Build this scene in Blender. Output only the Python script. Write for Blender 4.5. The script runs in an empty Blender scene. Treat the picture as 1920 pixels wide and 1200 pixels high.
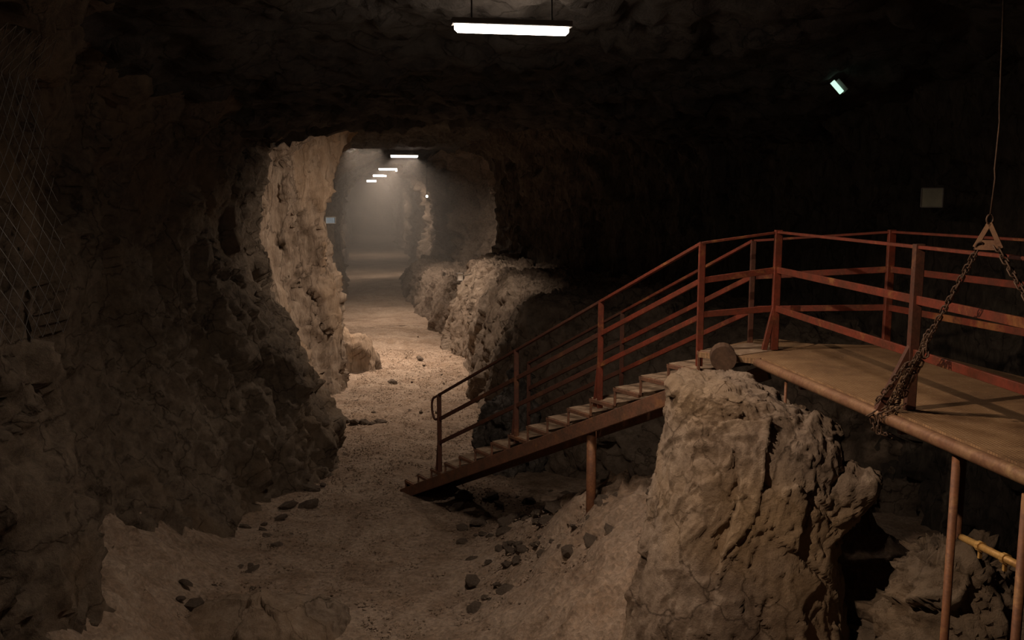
import bpy, math, random
import numpy as np
from mathutils import Vector, Matrix

random.seed(7)
sc = bpy.context.scene
COL = sc.collection
H = 4.45                      # camera height above the tunnel floor
DECK = H - 1.44               # platform deck height

# ------------------------------------------------------------------ camera, world, exposure, large lights
cam_d = bpy.data.cameras.new('camera'); cam = bpy.data.objects.new('camera', cam_d); COL.objects.link(cam)
cam_d.sensor_width = 36; cam_d.lens = 31.875; cam_d.clip_end = 400
cam.location = (0, 0, H); cam.rotation_euler = (math.radians(90 - 7.84), 0, 0)
sc.camera = cam
sc.view_settings.view_transform = 'Standard'; sc.view_settings.look = 'None'
sc.view_settings.gamma = 1; sc.view_settings.exposure = 0.0
sc.view_settings.use_curve_mapping = False
sc.cycles.max_bounces = 6; sc.cycles.diffuse_bounces = 3; sc.cycles.glossy_bounces = 2; sc.cycles.volume_bounces = 0
wd = bpy.data.worlds.new('world'); sc.world = wd; wd.use_nodes = True
wd.node_tree.nodes['Background'].inputs[0].default_value = (0, 0, 0, 1)
wd.node_tree.nodes['Background'].inputs[1].default_value = 0

WARM = (1.0, 0.79, 0.62)
def area(loc, rot, sx, sy, power, color=WARM, spread=180):
    l = bpy.data.lights.new('lamp_or_fill_light', 'AREA'); l.shape = 'RECTANGLE'; l.size = sx; l.size_y = sy
    l.energy = power; l.color = color; l.spread = math.radians(spread)
    o = bpy.data.objects.new('lamp_or_fill_light', l); COL.objects.link(o); o.location = loc; o.rotation_euler = rot
    return o
def spot(loc, target, power, angle, blend=0.8, color=WARM, r=0.15):
    l = bpy.data.lights.new('flood_light', 'SPOT'); l.energy = power; l.color = color
    l.spot_size = math.radians(angle); l.spot_blend = blend; l.shadow_soft_size = r
    o = bpy.data.objects.new('flood_light', l); COL.objects.link(o); o.location = loc
    o.rotation_euler = (Vector(target) - Vector(loc)).to_track_quat('-Z', 'Y').to_euler()
    return o
# the mine's ceiling lamps: (x, y, z, tube length, power)
LAMPS = [(0.0, 8.1, 5.87, 1.0, 60), (-3.98, 34.0, 5.88, 1.0, 140), (-6.75, 50.0, 5.86, 1.0, 160),
         (-9.8, 68.0, 5.88, 1.0, 560), (-14.4, 94.0, 5.88, 1.0, 560)]
for (x, y, z, L, p) in LAMPS:
    area((x, y, z - 0.075), (0, 0, math.atan(0.172)), L, 0.08, p, spread=150)
spot((-1.3, 4.4, 6.0), (2.75, 6.5, 2.2), 560, 76, 1.0, color=(1.0, .73, .52), r=0.05)             # hall flood lamp above the viewer, aimed at the platform
area((-1.3, 4.4, 6.0), (0, 0, 0), 0.5, 0.06, 12)
area((-3.1, 24.0, 6.35), (0, 0, 0.17), 1.2, 0.1, 200, spread=95)   # lamp inferred from the lit path, in a roof pocket added to hide it
area((-5.0, 31.0, 6.0), (0, 0, 0.17), 1.2, 0.1, 110, spread=110)  # added fill light without a fixture, brightens the deeper tunnel floor
area((-0.9, 18.3, 5.45), (math.radians(4), math.radians(34), 0.0), 0.6, 0.1, 115, spread=138)     # added fill light without a fixture, brightens the path and rock rib
lp = bpy.data.lights.new('tube_side_light', 'POINT'); lp.energy = 20; lp.color = WARM; lp.shadow_soft_size = .3
lo_ = bpy.data.objects.new('tube_side_light', lp); COL.objects.link(lo_); lo_.location = (0.0, 8.45, 5.72)

# ------------------------------------------------------------------ noise
def _hash(i, j, k, s):
    n = (i * 73856093) ^ (j * 19349663) ^ (k * 83492791) ^ (s * 2654435761)
    n = (n ^ (n >> 13)) * 1274126177
    n &= 0xffffffff
    n = (n ^ (n >> 16)) * 2246822519 & 0xffffffff
    return ((n ^ (n >> 15)) & 0xffffff) / float(0xffffff)
def vnoise(P, s=0):
    f = np.floor(P); i = f.astype(np.int64); t = P - f; t = t * t * (3 - 2 * t)
    r = 0
    for dx in (0, 1):
        wx = t[:, 0] if dx else 1 - t[:, 0]
        for dy in (0, 1):
            wy = t[:, 1] if dy else 1 - t[:, 1]
            for dz in (0, 1):
                wz = t[:, 2] if dz else 1 - t[:, 2]
                r = r + wx * wy * wz * _hash(i[:, 0] + dx, i[:, 1] + dy, i[:, 2] + dz, s)
    return r * 2 - 1
def fbm(P, oct=4, s=0, gain=0.5):
    a, r, q = 1.0, 0, P.copy()
    for o in range(oct):
        r = r + a * vnoise(q, s + o); q = q * 2.03 + 11.3; a *= gain
    return r
def facet(P, s=0):
    """broken-rock planes: every cell is a tilted flat chip"""
    f = np.floor(P).astype(np.int64); best = np.full(len(P), 1e9); val = np.zeros(len(P))
    for dx in (-1, 0, 1):
        for dy in (-1, 0, 1):
            for dz in (-1, 0, 1):
                a, b, c = f[:, 0] + dx, f[:, 1] + dy, f[:, 2] + dz
                q = np.stack([a + _hash(a, b, c, s + 1), b + _hash(a, b, c, s + 2), c + _hash(a, b, c, s + 3)], 1)
                d = P - q; dd = (d * d).sum(1)
                v = (_hash(a, b, c, s + 4) - .5) * 1.2 + d[:, 0] * (_hash(a, b, c, s + 5) - .5) * 1.8 \
                    + d[:, 1] * (_hash(a, b, c, s + 6) - .5) * 1.8 + d[:, 2] * (_hash(a, b, c, s + 7) - .5) * 1.8
                m = dd < best; best[m] = dd[m]; val[m] = v[m]
    return val
def rock_disp(P, amp, s=0, stretch=(1, 1, 1), fine=1.0):
    S = np.array(stretch)
    w = P + 0.25 * np.stack([fbm(P * 1.3 + 5, 2, s), fbm(P * 1.3 + 15, 2, s), fbm(P * 1.3 + 25, 2, s)], 1)
    d = 0.55 * fbm(w * 0.5 * S, 2, s) + 0.62 * facet(w * 1.0 * S, s) + 0.34 * facet(w * 2.4 * S, s + 20) \
        + 0.17 * fine * facet(w * 6.0 * S, s + 40) + 0.10 * fine * fbm(w * 9, 3, s + 60) + (0.09 * fine * facet(w * 13 * S, s + 80) if fine > .95 else 0)
    return d * amp

# ------------------------------------------------------------------ mesh helpers
def mesh_obj(name, verts, faces, mat, parent=None, smooth=False):
    me = bpy.data.meshes.new(name)
    me.from_pydata([tuple(v) for v in verts] if not isinstance(verts, np.ndarray) else verts.tolist(), [], faces)
    me.update()
    if mat: me.materials.append(mat)
    if smooth: me.polygons.foreach_set('use_smooth', [True] * len(me.polygons))
    o = bpy.data.objects.new(name, me); COL.objects.link(o)
    if parent: o.parent = parent; o.matrix_parent_inverse = parent.matrix_world.inverted() if False else Matrix()
    return o
def tag(o, label=None, cat=None, group=None, kind=None):
    if label: o['label'] = label
    if cat: o['category'] = cat
    if group: o['group'] = group
    if kind: o['kind'] = kind
    return o
def empty(name, loc=(0, 0, 0)):
    o = bpy.data.objects.new(name, None); COL.objects.link(o); o.location = loc; o.empty_display_size = .2
    return o
def cr(A, n, axis=0, closed=False):
    """Catmull-Rom resampling of array A along axis into n samples"""
    A = np.moveaxis(np.asarray(A, float), axis, 0); m = len(A)
    if closed:
        u = np.arange(n) / n * m; i = np.floor(u).astype(int); t = u - i
        p = [A[(i + k) % m] for k in (-1, 0, 1, 2)]
    else:
        u = np.linspace(0, m - 1, n); i = np.minimum(np.floor(u).astype(int), m - 2); t = u - i
        p = [A[np.clip(i + k, 0, m - 1)] for k in (-1, 0, 1, 2)]
    t = t.reshape((-1,) + (1,) * (A.ndim - 1))
    R = 0.5 * (2 * p[1] + (p[2] - p[0]) * t + (2 * p[0] - 5 * p[1] + 4 * p[2] - p[3]) * t * t + (3 * p[1] - p[0] - 3 * p[2] + p[3]) * t ** 3)
    return np.moveaxis(R, 0, axis)
def arcsample(A, step, axis=0):
    """station parameter positions so rows lie about `step` apart -> resample"""
    D = cr(A, 400, axis)
    M = D.mean(axis=1) if axis == 0 else D.mean(axis=0)
    L = np.concatenate([[0], np.cumsum(np.linalg.norm(np.diff(M, axis=0), axis=1))])
    n = max(4, int(L[-1] / step)); t = np.linspace(0, L[-1], n)
    idx = np.interp(t, L, np.arange(400)); i = np.minimum(idx.astype(int), 398); f = (idx - i)
    D = np.moveaxis(D, axis, 0); f = f.reshape((-1,) + (1,) * (D.ndim - 1))
    return np.moveaxis(D[i] * (1 - f) + D[i + 1] * f, 0, axis)
def grid_normals(G, wrap=False):
    if wrap:
        du = np.roll(G, -1, 1) - np.roll(G, 1, 1)
    else:
        du = np.gradient(G, axis=1)
    dv = np.gradient(G, axis=0)
    N = np.cross(du, dv); L = np.linalg.norm(N, axis=2, keepdims=True); L[L < 1e-9] = 1
    return N / L
def grid_faces(n, m, wrap=False):
    i = np.arange(n - 1)[:, None]; j = np.arange(m if wrap else m - 1)[None, :]; j2 = (j + 1) % m
    a = i * m + j; b = i * m + j2; c = (i + 1) * m + j2; d = (i + 1) * m + j
    return np.stack([a, b, c, d], -1).reshape(-1, 4)
def rock_sheet(name, G, mat, amp, seed, flip=1, stretch=(1, 1, 1), wrap=False, parent=None, ampmap=None, smooth=False, fine=1.0):
    N = grid_normals(G, wrap) * flip; sh = G.shape; P = G.reshape(-1, 3)
    d = rock_disp(P, amp, seed, stretch, fine)
    if ampmap is not None: d = d * ampmap.reshape(-1)
    V = P + N.reshape(-1, 3) * d[:, None]
    F = grid_faces(sh[0], sh[1], wrap)
    me = bpy.data.meshes.new(name)
    me.vertices.add(len(V)); me.vertices.foreach_set('co', V.ravel())
    me.loops.add(F.size); me.loops.foreach_set('vertex_index', F.ravel().astype(np.int32))
    me.polygons.add(len(F)); me.polygons.foreach_set('loop_start', np.arange(0, F.size, 4, dtype=np.int32))
    me.update(calc_edges=True); me.validate(); me.materials.append(mat)
    if smooth: me.polygons.foreach_set('use_smooth', [True] * len(me.polygons))
    o = bpy.data.objects.new(name, me); COL.objects.link(o)
    if parent: o.parent = parent
    return o
def rock_loft(name, rings, mat, amp, seed, step=0.05, cap=5, stretch=(1, 1, 1), parent=None, fine=1.0):
    """rings: list of (z, [(x,y)...]) bottom to top; closed, capped at the top"""
    R = np.array([[(x, y, z) for x, y in pts] for z, pts in rings], float)
    c = R[-1].mean(0)
    caps = []
    for k in range(1, cap + 1):
        f = 1 - k / cap * 0.999; q = R[-1].copy(); q = c + (q - c) * f; q[:, 2] += 0.10 * (1 - f) ** .7; caps.append(q)
    R = np.concatenate([R, np.array(caps)])
    per = np.linalg.norm(np.diff(np.vstack([R[0], R[0][:1]]), axis=0), axis=1).sum()
    G = cr(R, max(24, int(per / step)), 1, closed=True)
    G = arcsample2(G, step)
    return rock_sheet(name, G, mat, amp, seed, 1, stretch, True, parent, fine=fine)
def arcsample2(G, step):
    # resample along axis 0 using the first column arc length
    L = np.concatenate([[0], np.cumsum(np.linalg.norm(np.diff(G, axis=0), axis=2).max(1))])
    n = int(L[-1] / step); D = cr(G, n * 2, 0)
    L2 = np.concatenate([[0], np.cumsum(np.linalg.norm(np.diff(D, axis=0), axis=2).max(1))])
    idx = np.interp(np.linspace(0, L2[-1], n), L2, np.arange(len(D))); i = np.minimum(idx.astype(int), len(D) - 2); f = (idx - i)[:, None, None]
    return D[i] * (1 - f) + D[i + 1] * f
def ring(cx, cy, rx, ry, n=10, rot=0, p=2.6):
    out = []
    for k in range(n):
        a = 2 * math.pi * k / n; c, s = math.cos(a), math.sin(a)
        x = math.copysign(abs(c) ** (2 / p), c) * rx; y = math.copysign(abs(s) ** (2 / p), s) * ry
        out.append((cx + x * math.cos(rot) - y * math.sin(rot), cy + x * math.sin(rot) + y * math.cos(rot)))
    return out

class MB:
    def __init__(s): s.v = []; s.f = []
    def add(s, vs, fs):
        b = len(s.v); s.v += [tuple(v) for v in vs]; s.f += [tuple(b + i for i in f) for f in fs]
    def box(s, c, size, M=None):
        x, y, z = [q / 2 for q in size]; c = Vector(c)
        vs = [Vector((sx * x, sy * y, sz * z)) for sx in (-1, 1) for sy in (-1, 1) for sz in (-1, 1)]
        if M is not None: vs = [M @ v for v in vs]
        s.add([c + v for v in vs], [(0, 1, 3, 2), (4, 6, 7, 5), (0, 4, 5, 1), (2, 3, 7, 6), (0, 2, 6, 4), (1, 5, 7, 3)])
    def bar(s, a, b, w, h, up=(0, 0, 1), ch=0.12):
        """chamfered rectangular bar between a and b"""
        a, b = Vector(a), Vector(b); d = (b - a).normalized(); u = Vector(up)
        if abs(d.dot(u)) > .98: u = Vector((0, 1, 0))
        r = d.cross(u).normalized(); u = r.cross(d).normalized(); w /= 2; h /= 2; q = min(w, h) * ch * 2
        prof = [(w - q, h), (w, h - q), (w, -h + q), (w - q, -h), (-w + q, -h), (-w, -h + q), (-w, h - q), (-w + q, h)]
        s.add([p + r * x + u * y for p in (a, b) for x, y in prof],
              [(i, (i + 1) % 8, 8 + (i + 1) % 8, 8 + i) for i in range(8)] + [tuple(range(7, -1, -1)), tuple(range(8, 16))])
    def tube(s, pts, r, n=10, cap=True):
        pts = [Vector(p) for p in pts]; b = len(s.v); ref = Vector((0, 0, 1))
        rs = r if isinstance(r, (list, tuple)) else [r] * len(pts)
        d0 = (pts[1] - pts[0]).normalized()
        u = d0.orthogonal().normalized(); vs = []
        for i, p in enumerate(pts):
            d = (pts[min(i + 1, len(pts) - 1)] - pts[max(i - 1, 0)]).normalized()
            u = (u - d * u.dot(d)).normalized(); w = d.cross(u)
            vs += [p + (u * math.cos(t) + w * math.sin(t)) * rs[i] for t in [2 * math.pi * k / n for k in range(n)]]
        fs = [(i * n + k, i * n + (k + 1) % n, (i + 1) * n + (k + 1) % n, (i + 1) * n + k) for i in range(len(pts) - 1) for k in range(n)]
        if cap: fs += [tuple(range(n - 1, -1, -1)), tuple(range((len(pts) - 1) * n, len(pts) * n))]
        s.add(vs, fs)
    def prism(s, poly, z0, z1):
        n = len(poly)
        s.add([(x, y, z0) for x, y in poly] + [(x, y, z1) for x, y in poly],
              [tuple(range(n - 1, -1, -1)), tuple(range(n, 2 * n))] + [(i, (i + 1) % n, n + (i + 1) % n, n + i) for i in range(n)])
    def build(s, name, mat, parent=None, smooth=False):
        o = mesh_obj(name, s.v, s.f, mat, None, smooth)
        if parent:
            o.parent = parent; o.matrix_parent_inverse = Matrix.Translation(-Vector(parent.location))
        return o

# ------------------------------------------------------------------ materials
def nodes(name):
    m = bpy.data.materials.new(name); m.use_nodes = True
    return m, m.node_tree, m.node_tree.nodes['Principled BSDF']
def ramp(nt, fac, stops):
    r = nt.nodes.new('ShaderNodeValToRGB'); e = r.color_ramp.elements
    e[0].position, e[0].color = stops[0][0], (*stops[0][1], 1)
    e[1].position, e[1].color = stops[-1][0], (*stops[-1][1], 1)
    for p, c in stops[1:-1]:
        q = e.new(p); q.color = (*c, 1)
    nt.links.new(fac, r.inputs[0]); return r.outputs[0]
def noise(nt, vec, scale, detail=6, rough=.6, dist=0):
    n = nt.nodes.new('ShaderNodeTexNoise'); n.inputs['Scale'].default_value = scale; n.inputs['Detail'].default_value = detail
    n.inputs['Roughness'].default_value = rough; n.inputs['Distortion'].default_value = dist
    nt.links.new(vec, n.inputs['Vector']); return n.outputs['Fac']
def coords(nt, scale=(1, 1, 1)):
    t = nt.nodes.new('ShaderNodeTexCoord'); mp = nt.nodes.new('ShaderNodeMapping'); mp.inputs['Scale'].default_value = scale
    nt.links.new(t.outputs['Object'], mp.inputs[0]); return mp.outputs[0]
def mix(nt, fac, a, b, mode='MIX'):
    m = nt.nodes.new('ShaderNodeMix'); m.data_type = 'RGBA'; m.blend_type = mode
    if isinstance(fac, (int, float)): m.inputs[0].default_value = fac
    else: nt.links.new(fac, m.inputs[0])
    for k, v in ((6, a), (7, b)):
        if isinstance(v, tuple): m.inputs[k].default_value = (*v, 1)
        else: nt.links.new(v, m.inputs[k])
    return m.outputs[2]
def bump(nt, bsdf, hs):
    prev = None
    for h, st, di in hs:
        b = nt.nodes.new('ShaderNodeBump'); b.inputs['Strength'].default_value = st; b.inputs['Distance'].default_value = di
        nt.links.new(h, b.inputs['Height'])
        if prev: nt.links.new(prev, b.inputs['Normal'])
        prev = b.outputs[0]
    nt.links.new(prev, bsdf.inputs['Normal'])
def rock_mat(name, dark, mid, light, scale=1.0, stretch=(1, 1, 1), rough=.9, tint=None):
    m, nt, b = nodes(name); v = coords(nt, stretch)
    c1 = ramp(nt, noise(nt, v, .8 * scale, 5, .62, .4), [(.30, dark), (.5, mid), (.72, light)])
    c2 = ramp(nt, noise(nt, v, 7 * scale, 5, .7, .2), [(.32, tuple(q * .55 for q in dark)), (.5, mid), (.70, light)])
    c = mix(nt, .55, c1, c2)
    vc = nt.nodes.new('ShaderNodeTexVoronoi'); vc.feature = 'DISTANCE_TO_EDGE'; vc.inputs['Scale'].default_value = 1.3 * scale
    wc = nt.nodes.new('ShaderNodeVectorMath'); wc.operation = 'MULTIPLY_ADD'; wc.inputs[1].default_value = (.9, .9, .9)
    nc = nt.nodes.new('ShaderNodeTexNoise'); nc.inputs['Scale'].default_value = 1.7; nc.inputs['Detail'].default_value = 7; nt.links.new(v, nc.inputs['Vector'])
    nt.links.new(nc.outputs['Color'], wc.inputs[0]); nt.links.new(v, wc.inputs[2]); nt.links.new(wc.outputs[0], vc.inputs['Vector'])
    cf = ramp(nt, vc.outputs['Distance'], [(.0, (.35, .33, .31)), (.022, (1, 1, 1))]); c = mix(nt, .8, c, cf, 'MULTIPLY')
    if tint:
        f = ramp(nt, noise(nt, v, .55 * scale, 4, .5, .8), [(.5, (0, 0, 0)), (.68, (1, 1, 1))])
        s = nt.nodes.new('ShaderNodeMath'); s.operation = 'MULTIPLY'; s.inputs[1].default_value = .65
        nt.links.new(f, s.inputs[0]); c = mix(nt, s.outputs[0], c, tint)
    nt.links.new(c, b.inputs['Base Color']); b.inputs['Roughness'].default_value = rough
    b.inputs['Specular IOR Level'].default_value = .25
    vo = nt.nodes.new('ShaderNodeTexVoronoi'); vo.feature = 'F1'; vo.inputs['Scale'].default_value = 7 * scale
    w = nt.nodes.new('ShaderNodeVectorMath'); w.operation = 'MULTIPLY_ADD'; w.inputs[1].default_value = (.16, .16, .16)
    nn = nt.nodes.new('ShaderNodeTexNoise'); nn.inputs['Scale'].default_value = 4; nn.inputs['Detail'].default_value = 5; nt.links.new(v, nn.inputs['Vector'])
    nt.links.new(nn.outputs['Color'], w.inputs[0]); nt.links.new(v, w.inputs[2]); nt.links.new(w.outputs[0], vo.inputs['Vector'])
    bump(nt, b, [(noise(nt, v, 2.6 * scale, 3, .5), .4, .08), (cf, .5, .03), (vo.outputs['Distance'], .22, .035), (noise(nt, v, 11 * scale, 7, .8), 1.0, .05)])
    return m
M = {}
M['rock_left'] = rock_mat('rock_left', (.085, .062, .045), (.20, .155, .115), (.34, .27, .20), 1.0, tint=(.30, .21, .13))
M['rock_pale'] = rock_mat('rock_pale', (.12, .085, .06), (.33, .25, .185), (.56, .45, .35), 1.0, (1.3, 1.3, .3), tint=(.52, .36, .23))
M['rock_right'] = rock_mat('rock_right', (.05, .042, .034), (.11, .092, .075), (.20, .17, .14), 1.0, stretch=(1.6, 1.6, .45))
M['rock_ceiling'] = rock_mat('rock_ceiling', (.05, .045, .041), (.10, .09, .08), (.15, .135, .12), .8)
M['rock_boulder'] = rock_mat('rock_boulder', (.19, .135, .10), (.37, .28, .21), (.55, .44, .345), 1.1, tint=(.50, .34, .18))
M['rock_shaded'] = rock_mat('rock_shaded', (.06, .055, .05), (.13, .115, .10), (.42, .37, .33), 1.4)  # shade of the backlit outcrop is put into this dark colour
M['rubble'] = rock_mat('rubble', (.13, .095, .07), (.27, .205, .155), (.40, .32, .25), 2.0)
def floor_mat():
    m, nt, b = nodes('gravel_floor'); v = coords(nt)
    big = ramp(nt, noise(nt, v, .45, 6, .6, .5), [(.33, (.20, .14, .10)), (.5, (.34, .255, .19)), (.68, (.46, .36, .275))])
    fine = ramp(nt, noise(nt, v, 16, 6, .8), [(.32, (.14, .10, .075)), (.48, (.33, .255, .195)), (.68, (.52, .42, .335))])
    c = mix(nt, .5, big, fine)
    vo = nt.nodes.new('ShaderNodeTexVoronoi'); vo.inputs['Scale'].default_value = 26; nt.links.new(v, vo.inputs['Vector'])
    sp = nt.nodes.new('ShaderNodeSeparateColor'); nt.links.new(vo.outputs['Color'], sp.inputs[0])
    peb = ramp(nt, sp.outputs[0], [(.0, (.55, .55, .55)), (.6, (1, 1, 1)), (1, (1.25, 1.2, 1.15))])
    c = mix(nt, .5, c, peb, 'MULTIPLY')
    dp = ramp(nt, noise(nt, v, 1.6, 8, .72, .6), [(.42, (1, 1, 1)), (.60, (.55, .47, .40))]); c = mix(nt, .6, c, dp, 'MULTIPLY')
    nt.links.new(c, b.inputs['Base Color']); b.inputs['Roughness'].default_value = .95; b.inputs['Specular IOR Level'].default_value = .2
    bump(nt, b, [(vo.outputs['Distance'], .35, .02), (noise(nt, v, 5, 7, .72), .8, .06)])
    return m
M['floor'] = floor_mat()
def metal_mat(name, base, rust, orange, amt=.5, rough=.6, metallic=.25):
    m, nt, b = nodes(name); v = coords(nt)
    f = ramp(nt, noise(nt, v, 6, 8, .7, .6), [(.5 - amt * .2, (0, 0, 0)), (.62, (1, 1, 1))])
    f2 = ramp(nt, noise(nt, v, 3.1, 6, .7, .3), [(.56, (0, 0, 0)), (.66, (1, 1, 1))])
    c = mix(nt, f, base, rust); c = mix(nt, f2, c, orange)
    g = ramp(nt, noise(nt, v, 40, 4, .7), [(.3, (.6, .6, .6)), (.7, (1.1, 1.1, 1.1))])
    c = mix(nt, .8, c, g, 'MULTIPLY')
    nt.links.new(c, b.inputs['Base Color']); b.inputs['Roughness'].default_value = rough; b.inputs['Metallic'].default_value = metallic
    bump(nt, b, [(noise(nt, v, 30, 6, .7), .4, .004)])
    return m
M['red'] = metal_mat('red_rail_paint', (.22, .044, .023), (.13, .038, .02), (.32, .13, .045), .45, .55, .1)
M['redbrown_or_shade'] = metal_mat('red_brown_or_shaded_paint', (.13, .045, .028), (.09, .04, .025), (.20, .085, .04), .6, .65, .1)  # red-brown parts; also darkens the red stair rails where they are unlit
M['stringer'] = metal_mat('stringer_paint', (.23, .105, .062), (.15, .08, .05), (.28, .13, .06), .5, .7, .1)
M['pipe'] = metal_mat('rusty_pipe', (.33, .19, .105), (.24, .12, .07), (.42, .27, .14), .5, .6, .2)
M['prop'] = metal_mat('rusty_prop', (.30, .13, .06), (.20, .09, .05), (.42, .22, .09), .5, .6, .1)
M['brass'] = metal_mat('ochre_tube', (.62, .38, .12), (.5, .28, .09), (.66, .44, .17), .3, .5, .2)
M['chain'] = metal_mat('chain_rust', (.17, .105, .07), (.11, .07, .05), (.27, .16, .09), .6, .6, .4)
M['grey'] = metal_mat('grey_steel', (.22, .21, .20), (.15, .13, .11), (.25, .19, .13), .3, .5, .6)
def deck_mat():
    m, nt, b = nodes('deck_tread_plate'); v = coords(nt)
    c = ramp(nt, noise(nt, v, 2.2, 8, .7, .4), [(.3, (.15, .082, .042)), (.5, (.28, .165, .082)), (.7, (.40, .25, .13))])
    w = nt.nodes.new('ShaderNodeTexWave'); w.wave_type = 'BANDS'; w.inputs['Scale'].default_value = 13; w.bands_direction = 'X'; nt.links.new(v, w.inputs['Vector'])
    w2 = nt.nodes.new('ShaderNodeTexWave'); w2.wave_type = 'BANDS'; w2.inputs['Scale'].default_value = 13; w2.bands_direction = 'Y'; nt.links.new(v, w2.inputs['Vector'])
    mm = nt.nodes.new('ShaderNodeMath'); mm.operation = 'MULTIPLY'; nt.links.new(w.outputs['Fac'], mm.inputs[0]); nt.links.new(w2.outputs['Fac'], mm.inputs[1])
    g = ramp(nt, mm.outputs[0], [(.05, (.72, .72, .72)), (.5, (1.15, 1.15, 1.15))]); c = mix(nt, .9, c, g, 'MULTIPLY')
    sp = ramp(nt, noise(nt, v, 45, 4, .8), [(.60, (0, 0, 0)), (.70, (1, 1, 1))]); c = mix(nt, sp, c, (.55, .42, .28))
    nt.links.new(c, b.inputs['Base Color']); b.inputs['Roughness'].default_value = .7
    bump(nt, b, [(mm.outputs[0], .4, .004), (noise(nt, v, 30, 5, .7), .4, .006)])
    return m
M['deck'] = deck_mat()
def wood_mat():
    m, nt, b = nodes('tread_boards'); v = coords(nt, (3, 3, 12))
    c = ramp(nt, noise(nt, v, 3, 8, .65, .5), [(.3, (.15, .095, .06)), (.5, (.27, .185, .12)), (.7, (.40, .30, .21))])
    nt.links.new(c, b.inputs['Base Color']); b.inputs['Roughness'].default_value = .85
    bump(nt, b, [(noise(nt, v, 12, 6, .7), .5, .01)]); return m
M['tread'] = wood_mat()
def plain(name, col, rough=.6, emit=0, ecol=None):
    m, nt, b = nodes(name); b.inputs['Base Color'].default_value = (*col, 1); b.inputs['Roughness'].default_value = rough
    if emit:
        b.inputs['Emission Color'].default_value = (*(ecol or col), 1); b.inputs['Emission Strength'].default_value = emit
    else:
        c = ramp(nt, noise(nt, coords(nt), 9, 5, .6), [(.3, tuple(q * .75 for q in col)), (.7, col)]); nt.links.new(c, b.inputs['Base Color'])
    return m
M['tube_glow'] = plain('tube_glow', (1, .93, .88), .4, 14, (1, .88, .78))
M['green_glow'] = plain('green_glow', (.75, 1, .88), .3, 1.1, (.62, 1.0, .78))
M['spark'] = plain('bulb_glow', (1, .95, .88), .4, 3, (1, .9, .75))
M['lamp_body'] = plain('lamp_body', (.32, .31, .29), .5)
M['sign'] = plain('sign_plate', (.46, .46, .35), .5)
M['sign_white'] = plain('sign_white', (.80, .74, .66), .6)
M['blue'] = plain('blue_plate', (.25, .34, .45), .5)
M['black'] = plain('black_rubber', (.03, .03, .03), .6)

# ------------------------------------------------------------------ cave shell
ZL = [-0.4, 0.5, 1.4, 2.4, 3.4, 4.4, 5.4, 6.5]
LEFT = [  # (y, x at every height)
    (-4.0, [-4.6, -4.7, -4.9, -5.0, -5.0, -4.9, -4.6, -3.6]),
    (2.0, [-4.0, -4.3, -4.6, -4.8, -4.9, -4.8, -4.4, -3.4]),
    (6.0, [-3.6, -3.8, -4.0, -4.2, -4.3, -4.4, -4.2, -3.3]),
    (7.8, [-3.7, -3.75, -3.8, -3.85, -3.9, -4.0, -4.0, -3.2]),
    (8.3, [-4.0, -4.2, -4.35, -4.5, -4.6, -4.6, -4.3, -3.2]),
    (10.4, [-3.65, -4.1, -4.6, -5.0, -5.0, -4.9, -4.5, -3.4]),
    (12.6, [-3.4, -3.8, -4.2, -4.5, -4.7, -4.6, -4.2, -3.1]),
    (14.3, [-2.8, -2.95, -3.35, -3.85, -4.25, -4.25, -4.0, -2.9]),
    (15.6, [-3.0, -3.15, -3.55, -3.95, -4.35, -4.35, -4.1, -3.0]),
    (16.6, [-4.0, -4.2, -4.6, -5.1, -5.4, -5.3, -4.8, -3.6]),
    (18.4, [-4.4, -4.7, -5.1, -5.3, -5.3, -5.1, -4.7, -3.5]),
    (19.1, [-4.1, -4.3, -4.6, -4.85, -5.0, -4.9, -4.5, -3.3]),
    (19.5, [-3.9, -4.1, -4.6, -5.0, -5.2, -5.1, -4.6, -3.2]),
    (20.1, [-3.75, -3.8, -3.95, -4.2, -4.5, -4.5, -4.1, -3.0]),
    (20.6, [-3.75, -3.75, -3.8, -3.85, -4.2, -4.15, -3.9, -2.9]),
    (21.6, [-4.2, -4.3, -4.5, -4.7, -4.9, -4.9, -4.6, -3.4]),
    (23.2, [-3.5, -3.8, -4.5, -5.3, -5.4, -5.3, -5.0, -4.0]),
    (25.5, [-6.0, -6.2, -6.6, -6.8, -6.8, -6.6, -6.0, -4.4]),
    (32.0, [-7.6, -7.7, -7.9, -8.0, -8.0, -7.8, -7.0, -5.4]),
    (38.0, [-7.5, -7.6, -7.7, -7.8, -7.8, -7.6, -7.0, -5.4]),
    (44.0, [-8.3, -8.4, -8.5, -8.6, -8.6, -8.4, -7.8, -6.2])]
for yy in (52, 60, 72, 86, 103):
    x0 = -.172 * yy - .9; LEFT.append((yy, [x0 + .1, x0, x0 - .1, x0 - .2, x0 - .2, x0, x0 + .5, x0 + 2.0]))
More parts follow.
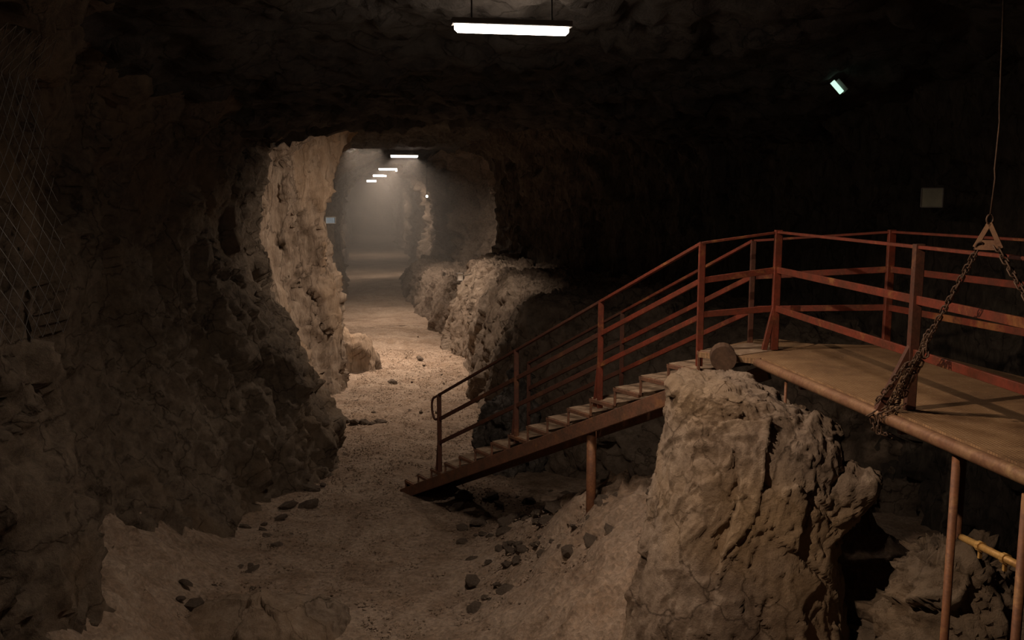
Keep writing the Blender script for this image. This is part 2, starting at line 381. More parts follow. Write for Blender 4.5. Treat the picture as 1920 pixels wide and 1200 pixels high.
RIGHT = [(-4, [6.4] * 6 + [6.0, 5.0]), (4, [6.8] * 6 + [6.4, 5.4]), (8, [6.7] * 6 + [6.3, 5.2]), (12, [5.9] * 6 + [5.5, 4.5]),
         (16, [4.5] * 6 + [4.1, 3.2]), (20, [3.1, 3.1, 3.1, 3.0, 2.9, 2.9, 2.6, 1.6]), (24, [1.6, 1.6, 1.6, 1.5, 1.4, 1.3, 1.0, 0.2]),
         (28, [-.1, -.1, -.1, 0, .1, .1, -.1, -1.0]), (30, [-.9, -.8, -.6, -.45, -.3, -.4, -.7, -1.6]),
         (33, [-.6, -.4, 0, .2, .3, .2, -.2, -1.4]), (38, [-2.0, -1.8, -1.6, -1.3, -1.2, -1.2, -1.7, -2.8]),
         (40, [-2.9, -2.6, -2.4, -2.1, -2.0, -2.0, -2.4, -3.4]), (44, [-3.4, -3.0, -2.8, -2.6, -2.5, -2.6, -3.0, -4.0]),
         (48, [-4.9, -4.6, -4.3, -4.0, -3.9, -4.0, -4.4, -5.4])]
for yy in (54, 60, 72, 86, 103):
    x0 = -.172 * yy + 4.3; RIGHT.append((yy, [x0 - .1, x0, x0 + .1, x0 + .2, x0 + .2, x0, x0 - .5, x0 - 2.0]))
def wall_grid(table, step, y0, y1):
    A = np.array([[(x, y, z) for x, z in zip(xs, ZL)] for y, xs in table], float)
    G = arcsample(A, step, 0)
    m = G[:, 3, 1]; k = np.where((m >= y0) & (m <= y1))[0]
    G = G[max(k[0] - 1, 0):k[-1] + 2]
    return cr(G, int(6.9 / step), 1)
def amp_of(G):
    # rougher rock in the hall, calmer far away
    return np.clip(1.15 - (G[:, :, 1] - 22) / 60, .5, 1.0)
G = wall_grid(LEFT, .055, -4.2, 17.4)
wl = rock_sheet('wall_left', G, M['rock_left'], .27, 3, -1, (1.2, 1.2, .55), fine=1.1); tag(wl, 'dark brown blasted rock wall of the mine hall', kind='structure')
G = wall_grid(LEFT, .06, 17.3, 24.6)
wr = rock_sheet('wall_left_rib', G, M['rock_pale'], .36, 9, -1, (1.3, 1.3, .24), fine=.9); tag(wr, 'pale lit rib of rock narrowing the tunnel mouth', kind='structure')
G = wall_grid(LEFT, .22, 24.4, 104)
wt = rock_sheet('wall_left_tunnel', G, M['rock_left'], .5, 13, -1, (1, 1, .5)); tag(wt, 'hazy far rock wall of the tunnel', kind='structure')
G = wall_grid(RIGHT, .085, -4.2, 31.8)
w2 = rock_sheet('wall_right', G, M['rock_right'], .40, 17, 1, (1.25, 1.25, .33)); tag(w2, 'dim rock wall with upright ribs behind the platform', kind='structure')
G = wall_grid(RIGHT, .13, 31.6, 104)
w3 = rock_sheet('wall_right_tunnel', G, M['rubble'], .8, 23, 1, (1.2, 1.2, .25)); tag(w3, 'ribbed rock wall on the far side of the tunnel', kind='structure')

def xl(y): return np.interp(y, [q[0] for q in LEFT], [q[1][6] - 1.2 for q in LEFT])
def xr(y): return np.interp(y, [q[0] for q in RIGHT], [q[1][6] + 1.2 for q in RIGHT])
def ceil_z(y):   # mean height along the tunnel: an added low arch at 16-18 m hiding the lamp in a raised pocket behind it
    return np.interp(y, [-5, 5, 8, 11, 14.5, 16.5, 18.2, 20, 24, 27, 31, 36, 110], [6.4, 6.25, 6.15, 5.95, 5.65, 5.52, 5.7, 6.6, 6.7, 6.15, 6.1, 6.05, 6.05])
def ceiling(y0, y1, step):
    ys = np.arange(y0, y1 + step, step); m = int(13 / step); t = np.linspace(0, 1, m)
    X = xl(ys)[:, None] * (1 - t) + xr(ys)[:, None] * t
    Z = ceil_z(ys)[:, None] + .55 * (1 - (2 * t - 1) ** 2) - .35 + 0 * X
    return np.stack([X, np.repeat(ys[:, None], m, 1), Z], 2)
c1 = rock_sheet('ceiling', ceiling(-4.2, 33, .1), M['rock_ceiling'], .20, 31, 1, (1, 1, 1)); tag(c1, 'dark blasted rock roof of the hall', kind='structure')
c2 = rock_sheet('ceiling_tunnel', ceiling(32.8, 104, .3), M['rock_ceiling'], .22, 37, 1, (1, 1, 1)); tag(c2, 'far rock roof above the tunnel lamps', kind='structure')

def sstep(t): t = np.clip(t, 0, 1); return t * t * (3 - 2 * t)
def ground(x, y):
    z = 1.35 * sstep((x + .75) / 2.6) * sstep((y - 5.5) / 3.0) * (1 - sstep((y - 11.7 + .8 * (x + .7)) / 1.1))
    z = z + .9 * sstep((-x - 3.0 + 0.25 * np.clip(9.5 - y, -2, 3)) / 1.6) * (1 - sstep((y - 16) / 3))
    z = z + .22 * np.exp(-((x + 4.0) ** 2 / 3 + (y - 27.5) ** 2 / 14)) + .35 * np.exp(-((x + 5.2) ** 2 / 10 + (y - 44) ** 2 / 20))
    return z
def floor_grid(x0, x1, y0, y1, step):
    xs = np.arange(x0, x1, step); ys = np.arange(y0, y1, step); X, Y = np.meshgrid(xs, ys)
    Z = ground(X, Y); P = np.stack([X.ravel(), Y.ravel(), 0 * X.ravel()], 1)
    n = .055 * fbm(P * .9, 4, 91) + .014 * fbm(P * 6, 3, 95)
    rough = np.clip(ground(P[:, 0], P[:, 1]) * 1.6, 0, 1) * (P[:, 1] < 18)
    n = n + rough * (.13 * facet(P * 2.1, 71) + .06 * facet(P * 5.5, 75))
    Z = Z + n.reshape(X.shape)
    return np.stack([X, Y, Z], 2)
gf = rock_sheet('floor', floor_grid(-7, 7.5, 3.5, 30, .06), M['floor'], 0.0, 0, 1); tag(gf, 'trodden gravel floor of the mine', kind='structure')
g2 = rock_sheet('floor_tunnel', floor_grid(-22, 5, 29.8, 104, .35), M['floor'], 0.0, 0, 1); tag(g2, 'floor of the far tunnel', kind='structure')
g3 = rock_sheet('floor_under_viewer', floor_grid(-7, 7.5, -4.5, 3.7, .3), M['floor'], 0.0, 0, 1); tag(g3, 'floor of the hall beneath the viewing place', kind='structure')
def end_wall(name, y, x0, x1, step, lab):
    xs = np.arange(x0, x1, step); zs = np.arange(-.6, 7.4, step); X, Z = np.meshgrid(xs, zs)
    o = rock_sheet(name, np.stack([X, y + 0 * X, Z], 2), M['rock_left'], .3, 41, 1); tag(o, lab, kind='structure')
end_wall('wall_back', 102, -24, -9, .4, 'end of the tunnel')
end_wall('wall_front', -3.9, -7, 8, .3, 'rock wall behind the viewing place')

# wire netting pinned to the near left wall
def netting():
    ys_ = [q[0] for q in LEFT]; b = MB()
    def pt(u, z):
        k = np.interp(u, ys_, range(len(ys_))); i = int(k); f = k - i
        x = np.interp(z, ZL, [a * (1 - f) + c * f for a, c in zip(LEFT[i][1], LEFT[i + 1][1])])
        return (x + .16 + .05 * math.sin(u * 3.1) * math.cos(z * 2.3), u, z)
    for sgn in (1, -1):
        for k in range(-16, 42):
            pts = []
            for j in range(0, 25):
                z = 3.3 + j * .1; u = 5.0 + k * .12 + sgn * (z - 4.5) * .55
                if 5.0 < u < 7.7: pts.append(pt(u, z))
            if len(pts) > 2: b.tube(pts, .0035, 3, False)
    o = b.build('wire_netting', M['grey']); tag(o, 'rusty wire netting pinned over the upper left rock wall', 'netting', kind='stuff')
netting()

# ------------------------------------------------------------------ rock masses
bench = rock_loft('rock_bench', [
    (-.3, [(.30, 14.5), (-.35, 17.2), (-.9, 21), (-1.3, 24), (-2.1, 27), (-.6, 29.5), (5, 26), (7.5, 17), (6.5, 12.6), (3.0, 12.9)]),
    (.8, [(.32, 14.6), (-.25, 17.4), (-.8, 21), (-1.2, 24), (-1.8, 26.8), (-.5, 29), (5, 26), (7.5, 17), (6.5, 12.8), (3.0, 13.1)]),
    (1.7, [(.36, 14.9), (-.1, 17.8), (-.6, 21), (-.9, 24), (-1.5, 26.4), (-.4, 28.5), (5, 26), (7.5, 17), (6.5, 13.0), (3.0, 13.4)]),
    (2.5, [(.6, 15.5), (.2, 18.2), (-.2, 21.3), (-.5, 24), (-1.0, 26), (0, 28), (5, 26), (7.2, 17), (6.3, 13.6), (3.2, 14.0)])],
    M['rock_right'], .26, 51, .07, 4, (1, 1, .8))
bank = rock_loft('rock_bank', [
    (-.3, [(-1.9, 27.5), (-2.9, 31), (-4.0, 36), (-5.4, 42.5), (-5.2, 45), (-2.2, 44), (0, 36), (.5, 29)]),
    (.7, [(-1.8, 27.8), (-2.7, 31), (-3.8, 36), (-5.0, 42), (-4.8, 44), (-2.2, 43), (0, 36), (.5, 29)]),
    (1.5, [(-1.3, 28.2), (-2.2, 31), (-3.2, 35.5), (-4.3, 40.5), (-3.8, 42), (-2.0, 41), (0, 36), (.5, 29)])],
    M['rubble'], .25, 55, .12, 4)
tag(bank, 'low pale rubble bank along the tunnel path beyond the bench', 'rock')
bench.data.materials[0] = rock_mat('rock_bench', (.11, .08, .06), (.24, .185, .14), (.38, .31, .24), 1.0)
tag(bench, 'long low rock bench between the staircase and the tunnel', 'rock')

pil = empty('rock_pillar', (1.8, 7.3, 0))
def part_loft(name, rings, mat, amp, seed, step, parent, **k):
    o = rock_loft(name, rings, mat, amp, seed, step, **k)
    if parent: o.parent = parent; o.matrix_parent_inverse = Matrix.Translation(-Vector(parent.location))
    return o
body = part_loft('pillar_body', [
    (-.3, ring(1.90, 7.35, 1.05, .85, 12)), (.7, ring(1.90, 7.35, .93, .78, 12)), (1.3, ring(1.92, 7.35, .82, .72, 12)),
    (1.9, ring(1.97, 7.4, .72, .66, 12)), (2.35, ring(2.05, 7.45, .73, .60, 12)), (2.60, ring(2.03, 7.5, .68, .52, 12)),
    (2.84, ring(1.80, 7.52, .42, .42, 12))],
    M['rock_boulder'], .12, 61, .02, pil, stretch=(1.15, 1.15, .7), fine=.96)
lobe = part_loft('side_lobe', [(-.3, ring(2.35, 7.15, .35, .45, 10)), (1.0, ring(2.35, 7.15, .28, .36, 10)), (1.65, ring(2.38, 7.15, .24, .30, 10)),
    (2.0, ring(2.60, 7.1, .30, .24, 10)), (2.2, ring(2.74, 7.05, .24, .17, 10))], M['rock_boulder'], .09, 67, .028, pil, stretch=(1.6, 1.6, .8))
tip = part_loft('rock_tip', [(1.9, ring(2.66, 7.35, .16, .14, 8)), (2.3, ring(2.62, 7.35, .13, .13, 8)), (2.5, ring(2.6, 7.35, .07, .08, 8))],
    M['rock_boulder'], .05, 69, .025, pil, stretch=(2, 2, 1.5))
tag(pil, 'tall broad brown rock pillar under the end of the platform', 'rock')

low = rock_loft('rock_outcrop', [(-.3, ring(3.5, 6.5, .75, .8, 12)), (1.0, ring(3.4, 6.5, .6, .65, 12)), (1.5, ring(3.35, 6.5, .38, .5, 12)), (1.8, ring(3.25, 6.45, .20, .3, 12))],
    M['rock_left'], .30, 77, .035, stretch=(2.0, 2.0, .6), fine=1.3); tag(low, 'craggy rock in the shade beneath the platform props', 'rock')
dk = rock_loft('rock_outcrop', [(-.3, ring(.0, 14.7, .5, .5, 12)), (.5, ring(.02, 14.7, .46, .45, 12)), (1.0, ring(.08, 14.7, .38, .4, 12)), (1.5, ring(.2, 14.8, .24, .28, 12))],
    M['rock_shaded'], .26, 81, .035, stretch=(1.8, 1.8, 1.5)); tag(dk, 'shaded jagged rock outcrop behind the stair rails', 'rock')
fr = rock_loft('rock_outcrop', [(-.3, ring(-2.6, 8.9, 1.05, .6, 12)), (.12, ring(-2.6, 8.9, .85, .45, 12)), (.25, ring(-2.6, 8.9, .5, .25, 12))],
    M['rock_pale'], .08, 83, .03); tag(fr, 'low pale rock hump on the path beside the wall', 'rock')

# ------------------------------------------------------------------ platform
plat = empty('platform', (2.5, 6.5, DECK))
tag(plat, 'rusty metal viewing platform with red guard rails above the rocks', 'platform')
E0, E1 = Vector((2.23, 8.0, DECK)), Vector((3.03, 3.0, DECK))      # near edge
b = MB(); b.prism([(2.235, 8.0), (3.035, 3.0), (5.1, 3.0), (3.72, 8.62), (3.0, 8.75)], DECK - .03, DECK); b.build('deck_plate', M['deck'], plat)
b = MB(); b.prism([(1.74, 8.34), (2.20, 7.99), (2.98, 8.80), (2.72, 9.12), (2.42, 9.08)], DECK - .06, DECK - .012); b.build('landing_plate', M['deck'], plat)
b = MB(); n = 26; pts = [E0.lerp(E1, t / n) + Vector((-.03, 0, -.048)) for t in range(n + 1)]
b.tube(pts, .043, 14); b.build('edge_pipe', M['pipe'], plat, True)
b = MB(); b.bar((3.68, 8.6, DECK - .08), (5.05, 3.0, DECK - .08), .08, .14); b.build('edge_beam', M['redbrown_or_shade'], plat)
for y in (7.3, 5.9, 4.5):
    t = (8.0 - y) / 5.0; xa = 2.25 + .8 * t; xb = 3.72 + (8.62 - y) / 5.62 * 1.38
    b = MB(); b.bar((xa, y, DECK - .09), (xb, y, DECK - .09), .06, .10); b.build('cross_beam', M['redbrown_or_shade'], plat)
b = MB(); b.tube([(1.89, 7.98, DECK - .01), (1.93, 8.2, DECK - .01)], .115, 18); b.build('beam_end', M['chain'], plat)
N2, N1, N0 = Vector((2.47, 8.43, DECK)), Vector((2.69, 6.0, DECK)), Vector((2.93, 3.3, DECK))
T, T2 = Vector((1.76, 8.43, DECK)), Vector((2.36, 8.86, DECK))
F1, F0 = Vector((3.55, 8.5, DECK)), Vector((4.80, 3.6, DECK))
def post(p, h, parent, mat, brace=None, w=.07, foot=0.0):
    b = MB(); b.bar(p + Vector((0, 0, foot)), p + Vector((0, 0, h)), w, w * .75, (0, 1, 0)); b.build('post', M[mat], parent)
    if brace:
        b = MB(); b.bar(p + Vector((0, 0, .46)), p + Vector((brace[0], brace[1], foot)), w * .7, w * .55, (0, 1, 0)); b.build('brace', M[mat], parent)
def rails(a, bq, hs, parent, mat, topmat=None):
    for i, h in enumerate(hs):
        b = MB(); A, B = a + Vector((0, 0, h[0])), bq + Vector((0, 0, h[1]))
        if i == 0: b.bar(A, B, .042, .022)
        else: b.bar(A, B, .022, .058)
        b.build('rail', M[mat], parent)
RH = [(1.1, 1.1), (.75, .75), (.39, .39)]
post(N2, 1.12, plat, 'red', (-.10, -.02)); post(N1, 1.12, plat, 'redbrown_or_shade', (-.22, -.02)); post(N0, 1.12, plat, 'redbrown_or_shade')
post(F1, 1.12, plat, 'red'); post(F0, 1.12, plat, 'red'); post(Vector((4.22, 5.9, DECK)), 1.12, plat, 'red')
rails(N2, N1, RH, plat, 'red'); rails(N1, N0, RH, plat, 'red'); rails(F1, F0, RH, plat, 'red')
rails(T, N2, [(1.0, 1.1), (.65, .75), (.33, .39)], plat, 'red')
rails(T2, F1, [(1.0, 1.1), (.65, .75), (.33, .39)], plat, 'red')
for (x, y, x2, z0) in ((2.68, 5.3, 2.68, -.3), (2.71, 4.6, 2.71, -.3), (2.31, 7.5, 2.31, 2.3)):
    r = .026 if z0 < 0 else .012
    b = MB(); b.tube([(x, y, z0), (x, y, DECK - .12)], r, 12); b.build('support_pipe', M['prop'], plat, True)
for (x, y) in ((4.9, 3.8), (3.9, 7.6)):
    b = MB(); b.tube([(x, y, -.3), (x, y, DECK - .12)], .03, 10); b.build('support_pipe', M['prop'], plat, True)
b = MB(); A, B = Vector((2.72, 5.25, 2.40)), Vector((2.71, 4.62, 2.49))
b.tube([A, B], .022, 10); br = b.build('brace_tube', M['brass'], plat, True)
for t in (.35, .78):
    p = A.lerp(B, t); b = MB(); b.tube([A.lerp(B, t - .03), A.lerp(B, t + .03)], .031, 10); b.bar(p, p + Vector((0, 0, -.07)), .02, .02)
    b.build('coupler', M['brass'], plat)

# ------------------------------------------------------------------ staircase
st = empty('staircase', (-1.7, 13.4, 0))
tag(st, 'brown steel staircase with red handrails climbing from the gravel to the platform', 'staircase')
UP = Vector((.573, -.820, 0)); W = Vector((.820, .573, 0)); RUN, RISE, WID = .391, .187, .72
def nose(k): return T + UP * (RUN * (k - 16)) + Vector((0, 0, RISE * (k - 16)))
for side, off in ((0, -.02), (1, WID + .02)):
    a = nose(1) + W * off - UP * .10; bq = nose(16) + W * off + UP * .22
    b = MB(); b.bar(a + Vector((0, 0, -.262)), bq + Vector((0, 0, -.262)), .045, .15)
    b.build('stringer', M['stringer'], st)
for k in range(1, 17):
    p = nose(k); q = p + UP * (RUN + .02)
    for (s0, s1) in ((.0, .48), (.52, 1.0)):
        b = MB(); a0 = p.lerp(q, s0); a1 = p.lerp(q, s1); c = (a0 + a1) / 2 + W * WID / 2
        a = c - W * (WID / 2); e = c + W * (WID / 2)
        b.bar(a + Vector((0, 0, -.02)), e + Vector((0, 0, -.02)), (a1 - a0).length, .035); b.build('tread', M['tread'], st)
    for off in (-.012, WID + .012):
        b = MB(); pp = p + W * off
        b.bar(pp + Vector((0, 0, -.03)), pp + UP * RUN + Vector((0, 0, -.03)), .03, .04)
        b.bar(pp + UP * .015 + Vector((0, 0, -.01)), pp + UP * .015 + Vector((0, 0, -.205)), .026, .035, (0, 1, 0))
        b.build('tread_bracket', M['stringer'], st)
b = MB(); p = nose(1); b.bar(p + Vector((0, 0, -.115)) - UP * .0, p + W * WID + Vector((0, 0, -.115)), .03, .19); b.build('front_riser', M['stringer'], st)
ks = [3.55, 8.35, 12.35, 16]
pn = [nose(k) + W * .01 for k in ks]; pf = [nose(k) + W * (WID) for k in (6.5, 11.2, 16)]
HS = (1.0, .65, .31)
for i, p in enumerate(pn): post(p, HS[0], st, 'redbrown_or_shade' if i in (0, 1) else 'red', (-.05, .07) if i < 3 else None, .062, -.16)
for p in pf: post(p, HS[0], st, 'redbrown_or_shade', None, .05, -.16)
for P_ in (pn, pf):
    for a, bq in zip(P_[:-1], P_[1:]):
        for i, h in enumerate(HS):
            b = MB(); b.bar(a + Vector((0, 0, h)), bq + Vector((0, 0, h)), .03 if i else .045, .05 if i else .03); b.build('rail', M['redbrown_or_shade' if a.y > 10.4 else 'red'], st)  # lower spans get darker paint in place of missing light
# curled end of the near handrail
a = pn[0] + Vector((0, 0, HS[0])); slope = Vector((-UP.x, -UP.y, -RISE / RUN)).normalized()
mid = pn[0] + Vector((0, 0, HS[1] + .02)); pts = [a, a + slope * .16]
c0 = (a + slope * .20 + mid + slope * .10) / 2
for t in range(0, 9):
    ang = math.pi * (t / 8) ; top = a + slope * .17; bot = mid + slope * .10 + Vector((0, 0, -.0))
    cc = (top + bot) / 2; rr = (top - bot) / 2
    pts.append(cc + rr * math.cos(ang) + slope * .085 * math.sin(ang))
pts.append(mid)
b = MB(); b.tube(pts, .017, 8); b.build('handrail_loop', M['redbrown_or_shade'], st, True)
# props under the flight
for k, off, r in ((11.9, .05, .055),):
    p = nose(k) + W * off; b = MB(); b.tube([(p.x, p.y, .3), (p.x, p.y, p.z - .27)], r, 12); b.build('support_pipe', M['prop'], st, True)

# ------------------------------------------------------------------ chain sling
apex = Vector((2.60, 4.96, H - .16))
ch = empty('chain_sling', tuple(apex)); tag(ch, 'rusty chain sling hanging from the roof and wrapped around the platform edge pipe', 'chain')
def link_mesh():
    b = MB(); n = 14; pts = []
    for i in range(n):
        t = 2 * math.pi * i / n; x = math.cos(t) * .0135; z = math.sin(t) * .0135 + (.014 if math.sin(t) > 0 else -.014)
        pts.append(Vector((x, 0, z)))
    r = .0045; m = 6; vs = []; fs = []
    for i, p in enumerate(pts):
        d = (pts[(i + 1) % n] - pts[i - 1]).normalized(); u = Vector((0, 1, 0)); w = d.cross(u)
        vs += [p + (u * math.cos(a) + w * math.sin(a)) * r for a in [2 * math.pi * k / m for k in range(m)]]
    fs = [(i * m + k, i * m + (k + 1) % m, ((i + 1) % n) * m + (k + 1) % m, ((i + 1) % n) * m + k) for i in range(n) for k in range(m)]
    b.add(vs, fs); return b
lo = link_mesh().build('link', M['chain'], None, True); LM = lo.data; bpy.data.objects.remove(lo)
def chain(pts, spacing=.042, scale=1.15, jitter=0):
    pts = [Vector(p) for p in pts]; seg = [(pts[i + 1] - pts[i]).length for i in range(len(pts) - 1)]; L = sum(seg); n = int(L / spacing)
    for i in range(n + 1):
        s = i * spacing; j = 0
        while j < len(seg) - 1 and s > seg[j]: s -= seg[j]; j += 1
        d = (pts[j + 1] - pts[j]).normalized(); p = pts[j] + d * s
        q = d.to_track_quat('Z', 'Y').to_matrix() @ Matrix.Rotation(math.radians(90 * (i % 2) + 25 + random.uniform(-15, 15)), 3, 'Z')
        if jitter: p = p + Vector((random.uniform(-1, 1), random.uniform(-1, 1), random.uniform(-1, 1))) * jitter
        o = bpy.data.objects.new('link', LM); COL.objects.link(o); o.parent = ch
        o.location = p - apex; o.rotation_euler = q.to_euler(); o.scale = (scale,) * 3
cl = apex + Vector((-.035, .03, -.12)); crr = apex + Vector((.035, -.03, -.12))
foot = Vector((2.52, 5.96, DECK + .02)); knot = cl.lerp(foot, .52)
chain([cl, knot + Vector((0, 0, -.02)), foot])
chain([knot + Vector((.015, .0, .03)), foot + Vector((.05, -.04, .05))], jitter=.008, scale=1.3)
chain([knot.lerp(foot, .2) + Vector((.03, -.02, 0)), foot + Vector((.07, -.05, .08))], jitter=.012, scale=1.3)
chain([knot.lerp(foot, .35) + Vector((-.02, .02, 0)), foot + Vector((-.05, .05, .02))], jitter=.006)
chain([foot + Vector((.05, -.02, .03)), foot + Vector((-.0, 0, .01)), foot + Vector((-.09, .03, -.05)), foot + Vector((-.06, .03, -.16)), foot + Vector((.03, 0, -.19))], jitter=.006)
chain([foot + Vector((.07, -.06, .03)), foot + Vector((-.07, -.05, -.04)), foot + Vector((-.07, -.05, -.14))], jitter=.004)
chain([knot, knot + Vector((.0, -.01, -.10))])
chain([crr, (2.90, 3.95, DECK + .0)])
b = MB()   # triangular spreader plate, open in the middle
tri = [apex + Vector((0, 0, .01)), apex + Vector((-.05, .04, -.125)), apex + Vector((.05, -.04, -.125))]
for i in range(3): b.bar(tri[i], tri[(i + 1) % 3], .012, .026)
b.bar(tri[1].lerp(tri[0], .2), tri[2].lerp(tri[0], .2), .01, .03)
b.build('spreader', M['pipe'], ch)
b = MB(); b.tube([apex + Vector((.018 * math.sin(t), 0, .03 + .025 * math.cos(t) + 0)) for t in [2 * math.pi * i / 12 for i in range(13)]], .006, 6); b.build('hook', M['chain'], ch, True)
b = MB(); b.tube([apex + Vector((0, 0, .05)), apex + Vector((.012, 0, .25)), apex + Vector((.006, 0, .30)), apex + Vector((.014, 0, .55)), apex + Vector((.008, 0, .62)), apex + Vector((-.03, .0, 1.75))], .005, 6)
b.build('hanging_rod', M['chain'], ch, True)

# ------------------------------------------------------------------ lamps
LAB = ['ceiling tube lamp of the hall, largest and topmost in the row', 'ceiling tube lamp at the tunnel mouth, second in the row', 'ceiling tube lamp with a hanging end cap, third in the row',
       'ceiling tube lamp deep in the tunnel, fourth in the row', 'smallest and farthest ceiling tube lamp in the tunnel']
for i, (x, y, z, L, p) in enumerate(LAMPS):
    e = empty('tube_lamp', (x, y, z)); tag(e, LAB[i], 'lamp', 'ceiling tube lamps')
    a = math.atan(.172); dv = Vector((math.cos(a), -math.sin(a), 0)) ; dv = Vector((math.cos(a), math.sin(a), 0)); c = Vector((x, y, z))
    b = MB(); b.bar(c - dv * L * .52 + Vector((0, 0, .05)), c + dv * L * .52 + Vector((0, 0, .05)), .14, .05); b.build('lamp_body', M['lamp_body'], e)
    k = .045 if i < 1 else .03 + y * .0008
    b = MB(); b.tube([c - dv * L * .5, c - dv * L * .47, c + dv * L * .47, c + dv * L * .5], [k * .4, k, k, k * .4], 10); b.build('tube', M['tube_glow'], e, True)
    for s in (-.35, .35):
        b = MB(); q = c + dv * L * s; b.tube([q + Vector((0, 0, .06)), q + Vector((0, 0, .42))], .008, 6); b.build('hanger', M['grey'], e)
    if i == 2:
        b = MB(); q = c + dv * L * .46; b.tube([q, q + Vector((0, 0, -.13))], .035, 8); b.build('end_cap', M['tube_glow'], e)
# green emergency lamp on the right wall
e = empty('emergency_lamp', (3.95, 11.3, 5.75)); tag(e, 'small greenish glowing lamp high on the dark wall', 'lamp')
d1 = Vector((.075, 0, -.08))
b = MB(); c = Vector((3.95, 11.3, 5.75)); b.bar(c - d1 * .8, c + d1 * .8, .055, .04, (0, 1, 0)); b.build('diffuser', M['green_glow'], e)
b = MB(); c2 = c + Vector((.05, .05, .035)); b.bar(c2 - d1 * .6, c2 + d1 * .95, .075, .05, (0, 1, 0)); b.build('housing', M['lamp_body'], e)
b = MB(); b.tube([c2, c2 + Vector((.5, 1.6, .3))], .015, 6); b.build('bracket', M['grey'], e)
e = empty('bulb_lamp', (-3.7, 40, 4.40)); tag(e, 'tiny white bulb lamp on the tunnel wall beside the haze', 'lamp')
b = MB(); c = Vector((-3.72, 40, 4.40)); b.tube([c + Vector((0, 0, -.06)), c + Vector((0, 0, -.04)), c + Vector((0, 0, .03)), c + Vector((0, 0, .06))], [.02, .055, .055, .02], 10); b.build('bulb', M['spark'], e, True)
b = MB(); b.tube([c + Vector((0, 0, .05)), c + Vector((.0, 0, 1.9))], .02, 6); b.build('cable', M['grey'], e)

# ------------------------------------------------------------------ signs
def plate(name, c, n, w, h, mat, label, th=.02, roll=0):
    c = Vector(c); n = Vector(n).normalized(); r = Vector((0, 0, 1)).cross(n).normalized(); u = n.cross(r)
    e = empty(name, tuple(c)); tag(e, label, 'sign')
    b = MB(); b.bar(c - n * th, c, w, h, tuple(u), .05); b.build('plate', M[mat], e)
    f = MB()
    for s in (-1, 1):
        f.bar(c + r * s * w / 2 - u * h / 2 + n * .003, c + r * s * w / 2 + u * h / 2 + n * .003, .012, .012)
        f.bar(c + u * s * h / 2 - r * w / 2 + n * .003, c + u * s * h / 2 + r * w / 2 + n * .003, .012, .012)
    f.build('frame', M['lamp_body'], e)
    f = MB(); f.tube([c - n * th, c - n * .9], .012, 6); f.build('fixing_bar', M['grey'], e)
    return e
plate('sign_board', (5.05, 11.0, 4.42), (-.45, -1, 0), .235, .225, 'sign', 'dull olive square sign board on the dark wall above the platform')
plate('sign_board', (-1.38, 24.0, 2.30), (-.3, -1, 0), .17, .19, 'sign_white', 'small white square sign on the rock beside the tunnel path')
plate('sign_board', (-3.86, 19.4, 3.92), (.3, -1, 0), .20, .13, 'blue', 'small blue sign plate on the pale rock rib')

# ------------------------------------------------------------------ loose stones
def stone_mesh(seed):
    rnd = np.random.RandomState(seed)
    import bmesh
    bm = bmesh.new(); bmesh.ops.create_icosphere(bm, subdivisions=1, radius=1)
    for v in bm.verts:
        v.co *= .75 + .5 * rnd.rand(); v.co.z *= .62; v.co.x *= 1.2
    me = bpy.data.meshes.new('stone'); bm.to_mesh(me); bm.free(); me.materials.append(M['rubble']); return me
SM = [stone_mesh(i) for i in range(8)]
def gz(x, y): return float(ground(np.array([x]), np.array([y]))[0])
def stone(x, y, s, parent=gf):
    o = bpy.data.objects.new('stone', random.choice(SM)); COL.objects.link(o); o.parent = parent
    o.location = (x, y, gz(x, y) + s * .22); o.rotation_euler = (random.uniform(-.4, .4), random.uniform(-.4, .4), random.uniform(0, 6.3))
    o.scale = (s * random.uniform(.8, 1.3), s * random.uniform(.7, 1.1), s * random.uniform(.7, 1.1))
n = 0
while n < 150:                                                   # rubble slope under the flight
    x = random.uniform(-1.2, 1.6); y = random.uniform(8.9, 13.2)
    if x < -.9 + (13.2 - y) * .12: continue
    stone(x, y, random.choice((.04, .05, .06, .07, .09, .12))); n += 1
for k in range(46):                                              # foot of the hall's rock wall
    y = random.uniform(8.8, 15.5); stone(-3.0 - random.uniform(-.15, .6), y, random.choice((.04, .05, .07, .09, .12)))
for (x, y, s) in ((-3.1, 17.4, .12), (-2.9, 17.4, .10), (-2.75, 17.35, .08), (-2.6, 17.5, .10), (-3.3, 17.5, .14), (-3.35, 19.2, .09), (-2.85, 21.2, .11), (-2.5, 24.2, .1), (-3.5, 20, .08), (-3.4, 18.8, .06)): stone(x, y, s)
for k in range(24): stone(random.uniform(-2.9, -.8), random.uniform(16, 28), random.choice((.03, .04, .05)))
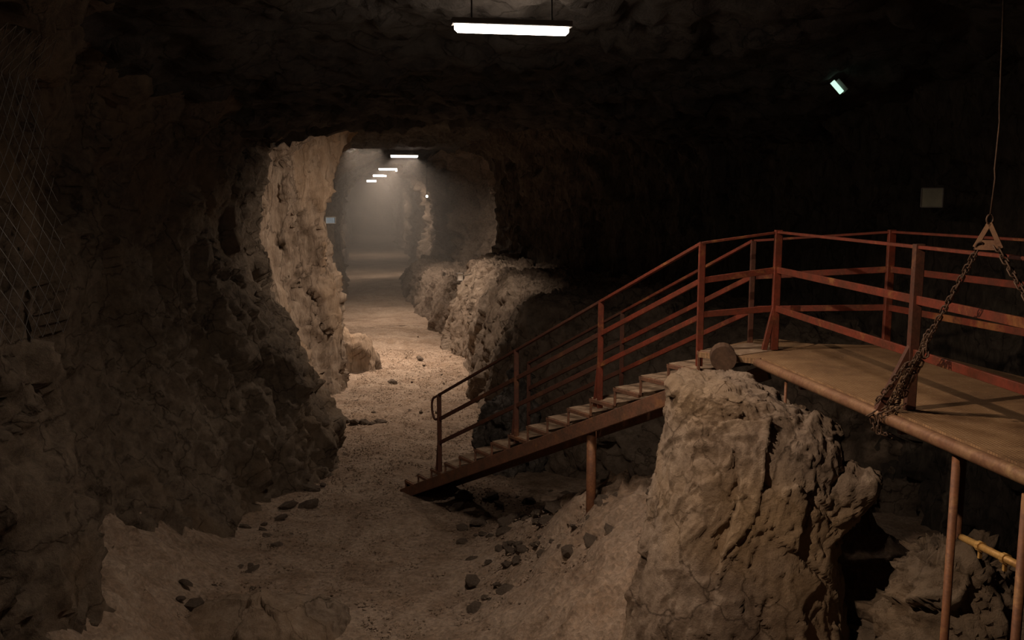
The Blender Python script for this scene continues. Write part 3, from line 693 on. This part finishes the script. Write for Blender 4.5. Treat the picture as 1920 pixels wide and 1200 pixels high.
# gravel: nobody could count it
def gravel(name, n, region, smin, smax, seed, mat):
    rnd = np.random.RandomState(seed); V = []; F = []
    base = np.array([(1, 0, 0), (0, 1, 0), (-1, 0, 0), (0, -1, 0), (0, 0, .7), (0, 0, -.5)], float)
    fc = np.array([(0, 1, 4), (1, 2, 4), (2, 3, 4), (3, 0, 4), (1, 0, 5), (2, 1, 5), (3, 2, 5), (0, 3, 5)])
    pts = region(rnd, n); s = smin + (smax - smin) * rnd.rand(n) ** 3; a = rnd.rand(n) * 6.28
    z = ground(pts[:, 0], pts[:, 1]) + .055 * fbm(np.stack([pts[:, 0], pts[:, 1], 0 * pts[:, 0]], 1) * .9, 4, 91)
    B = base[None] * (.6 + .8 * rnd.rand(n, 6, 1)) * s[:, None, None]
    ca, sa = np.cos(a)[:, None], np.sin(a)[:, None]
    X = B[:, :, 0] * ca - B[:, :, 1] * sa + pts[:, 0:1]; Y = B[:, :, 0] * sa + B[:, :, 1] * ca + pts[:, 1:2]; Z = B[:, :, 2] + z[:, None] + .2 * s[:, None]
    V = np.stack([X, Y, Z], 2).reshape(-1, 3); F = (fc[None] + 6 * np.arange(n)[:, None, None]).reshape(-1, 3)
    o = mesh_obj(name, V, F.tolist(), mat); return o
def reg(rnd, n):
    y = 8.5 + 17 * rnd.rand(n) ** 1.3; xa = np.interp(y, [8, 12, 15, 19, 25], [-3.4, -3.4, -2.9, -3.6, -4]); xb = np.interp(y, [8, 12.5, 15, 19, 25], [1.4, .6, -.3, -.6, -1.2])
    return np.stack([xa + (xb - xa) * rnd.rand(n), y], 1)
gv = gravel('gravel', 30000, reg, .005, .022, 5, M['floor']); tag(gv, 'loose gravel scattered over the mine floor', 'gravel', kind='stuff')
# wooden stick on the rubble
b = MB(); b.tube([(.95, 10.6, 1.02), (1.55, 9.6, 1.12)], .018, 8); o = b.build('wooden_pole', M['tread'], None, True); tag(o, 'thin dark pole lying on the rubble under the stairs', 'pole')

# ------------------------------------------------------------------ haze in the far tunnel
def haze():
    m = bpy.data.materials.new('haze'); m.use_nodes = True; nt = m.node_tree; nt.nodes.clear()
    out = nt.nodes.new('ShaderNodeOutputMaterial'); v = nt.nodes.new('ShaderNodeVolumePrincipled')
    v.inputs['Color'].default_value = (.95, .9, .84, 1); v.inputs['Density'].default_value = .019; v.inputs['Anisotropy'].default_value = .2
    nt.links.new(v.outputs[0], out.inputs['Volume'])
    b = MB(); b.prism([(-9.5, 29), (1.5, 29), (-5, 60), (-13, 101), (-22, 101), (-13, 60)], .02, 6.4)
    o = b.build('haze', m); tag(o, 'dusty haze glowing under the far tunnel lamps', 'haze', kind='stuff'); return o
haze()
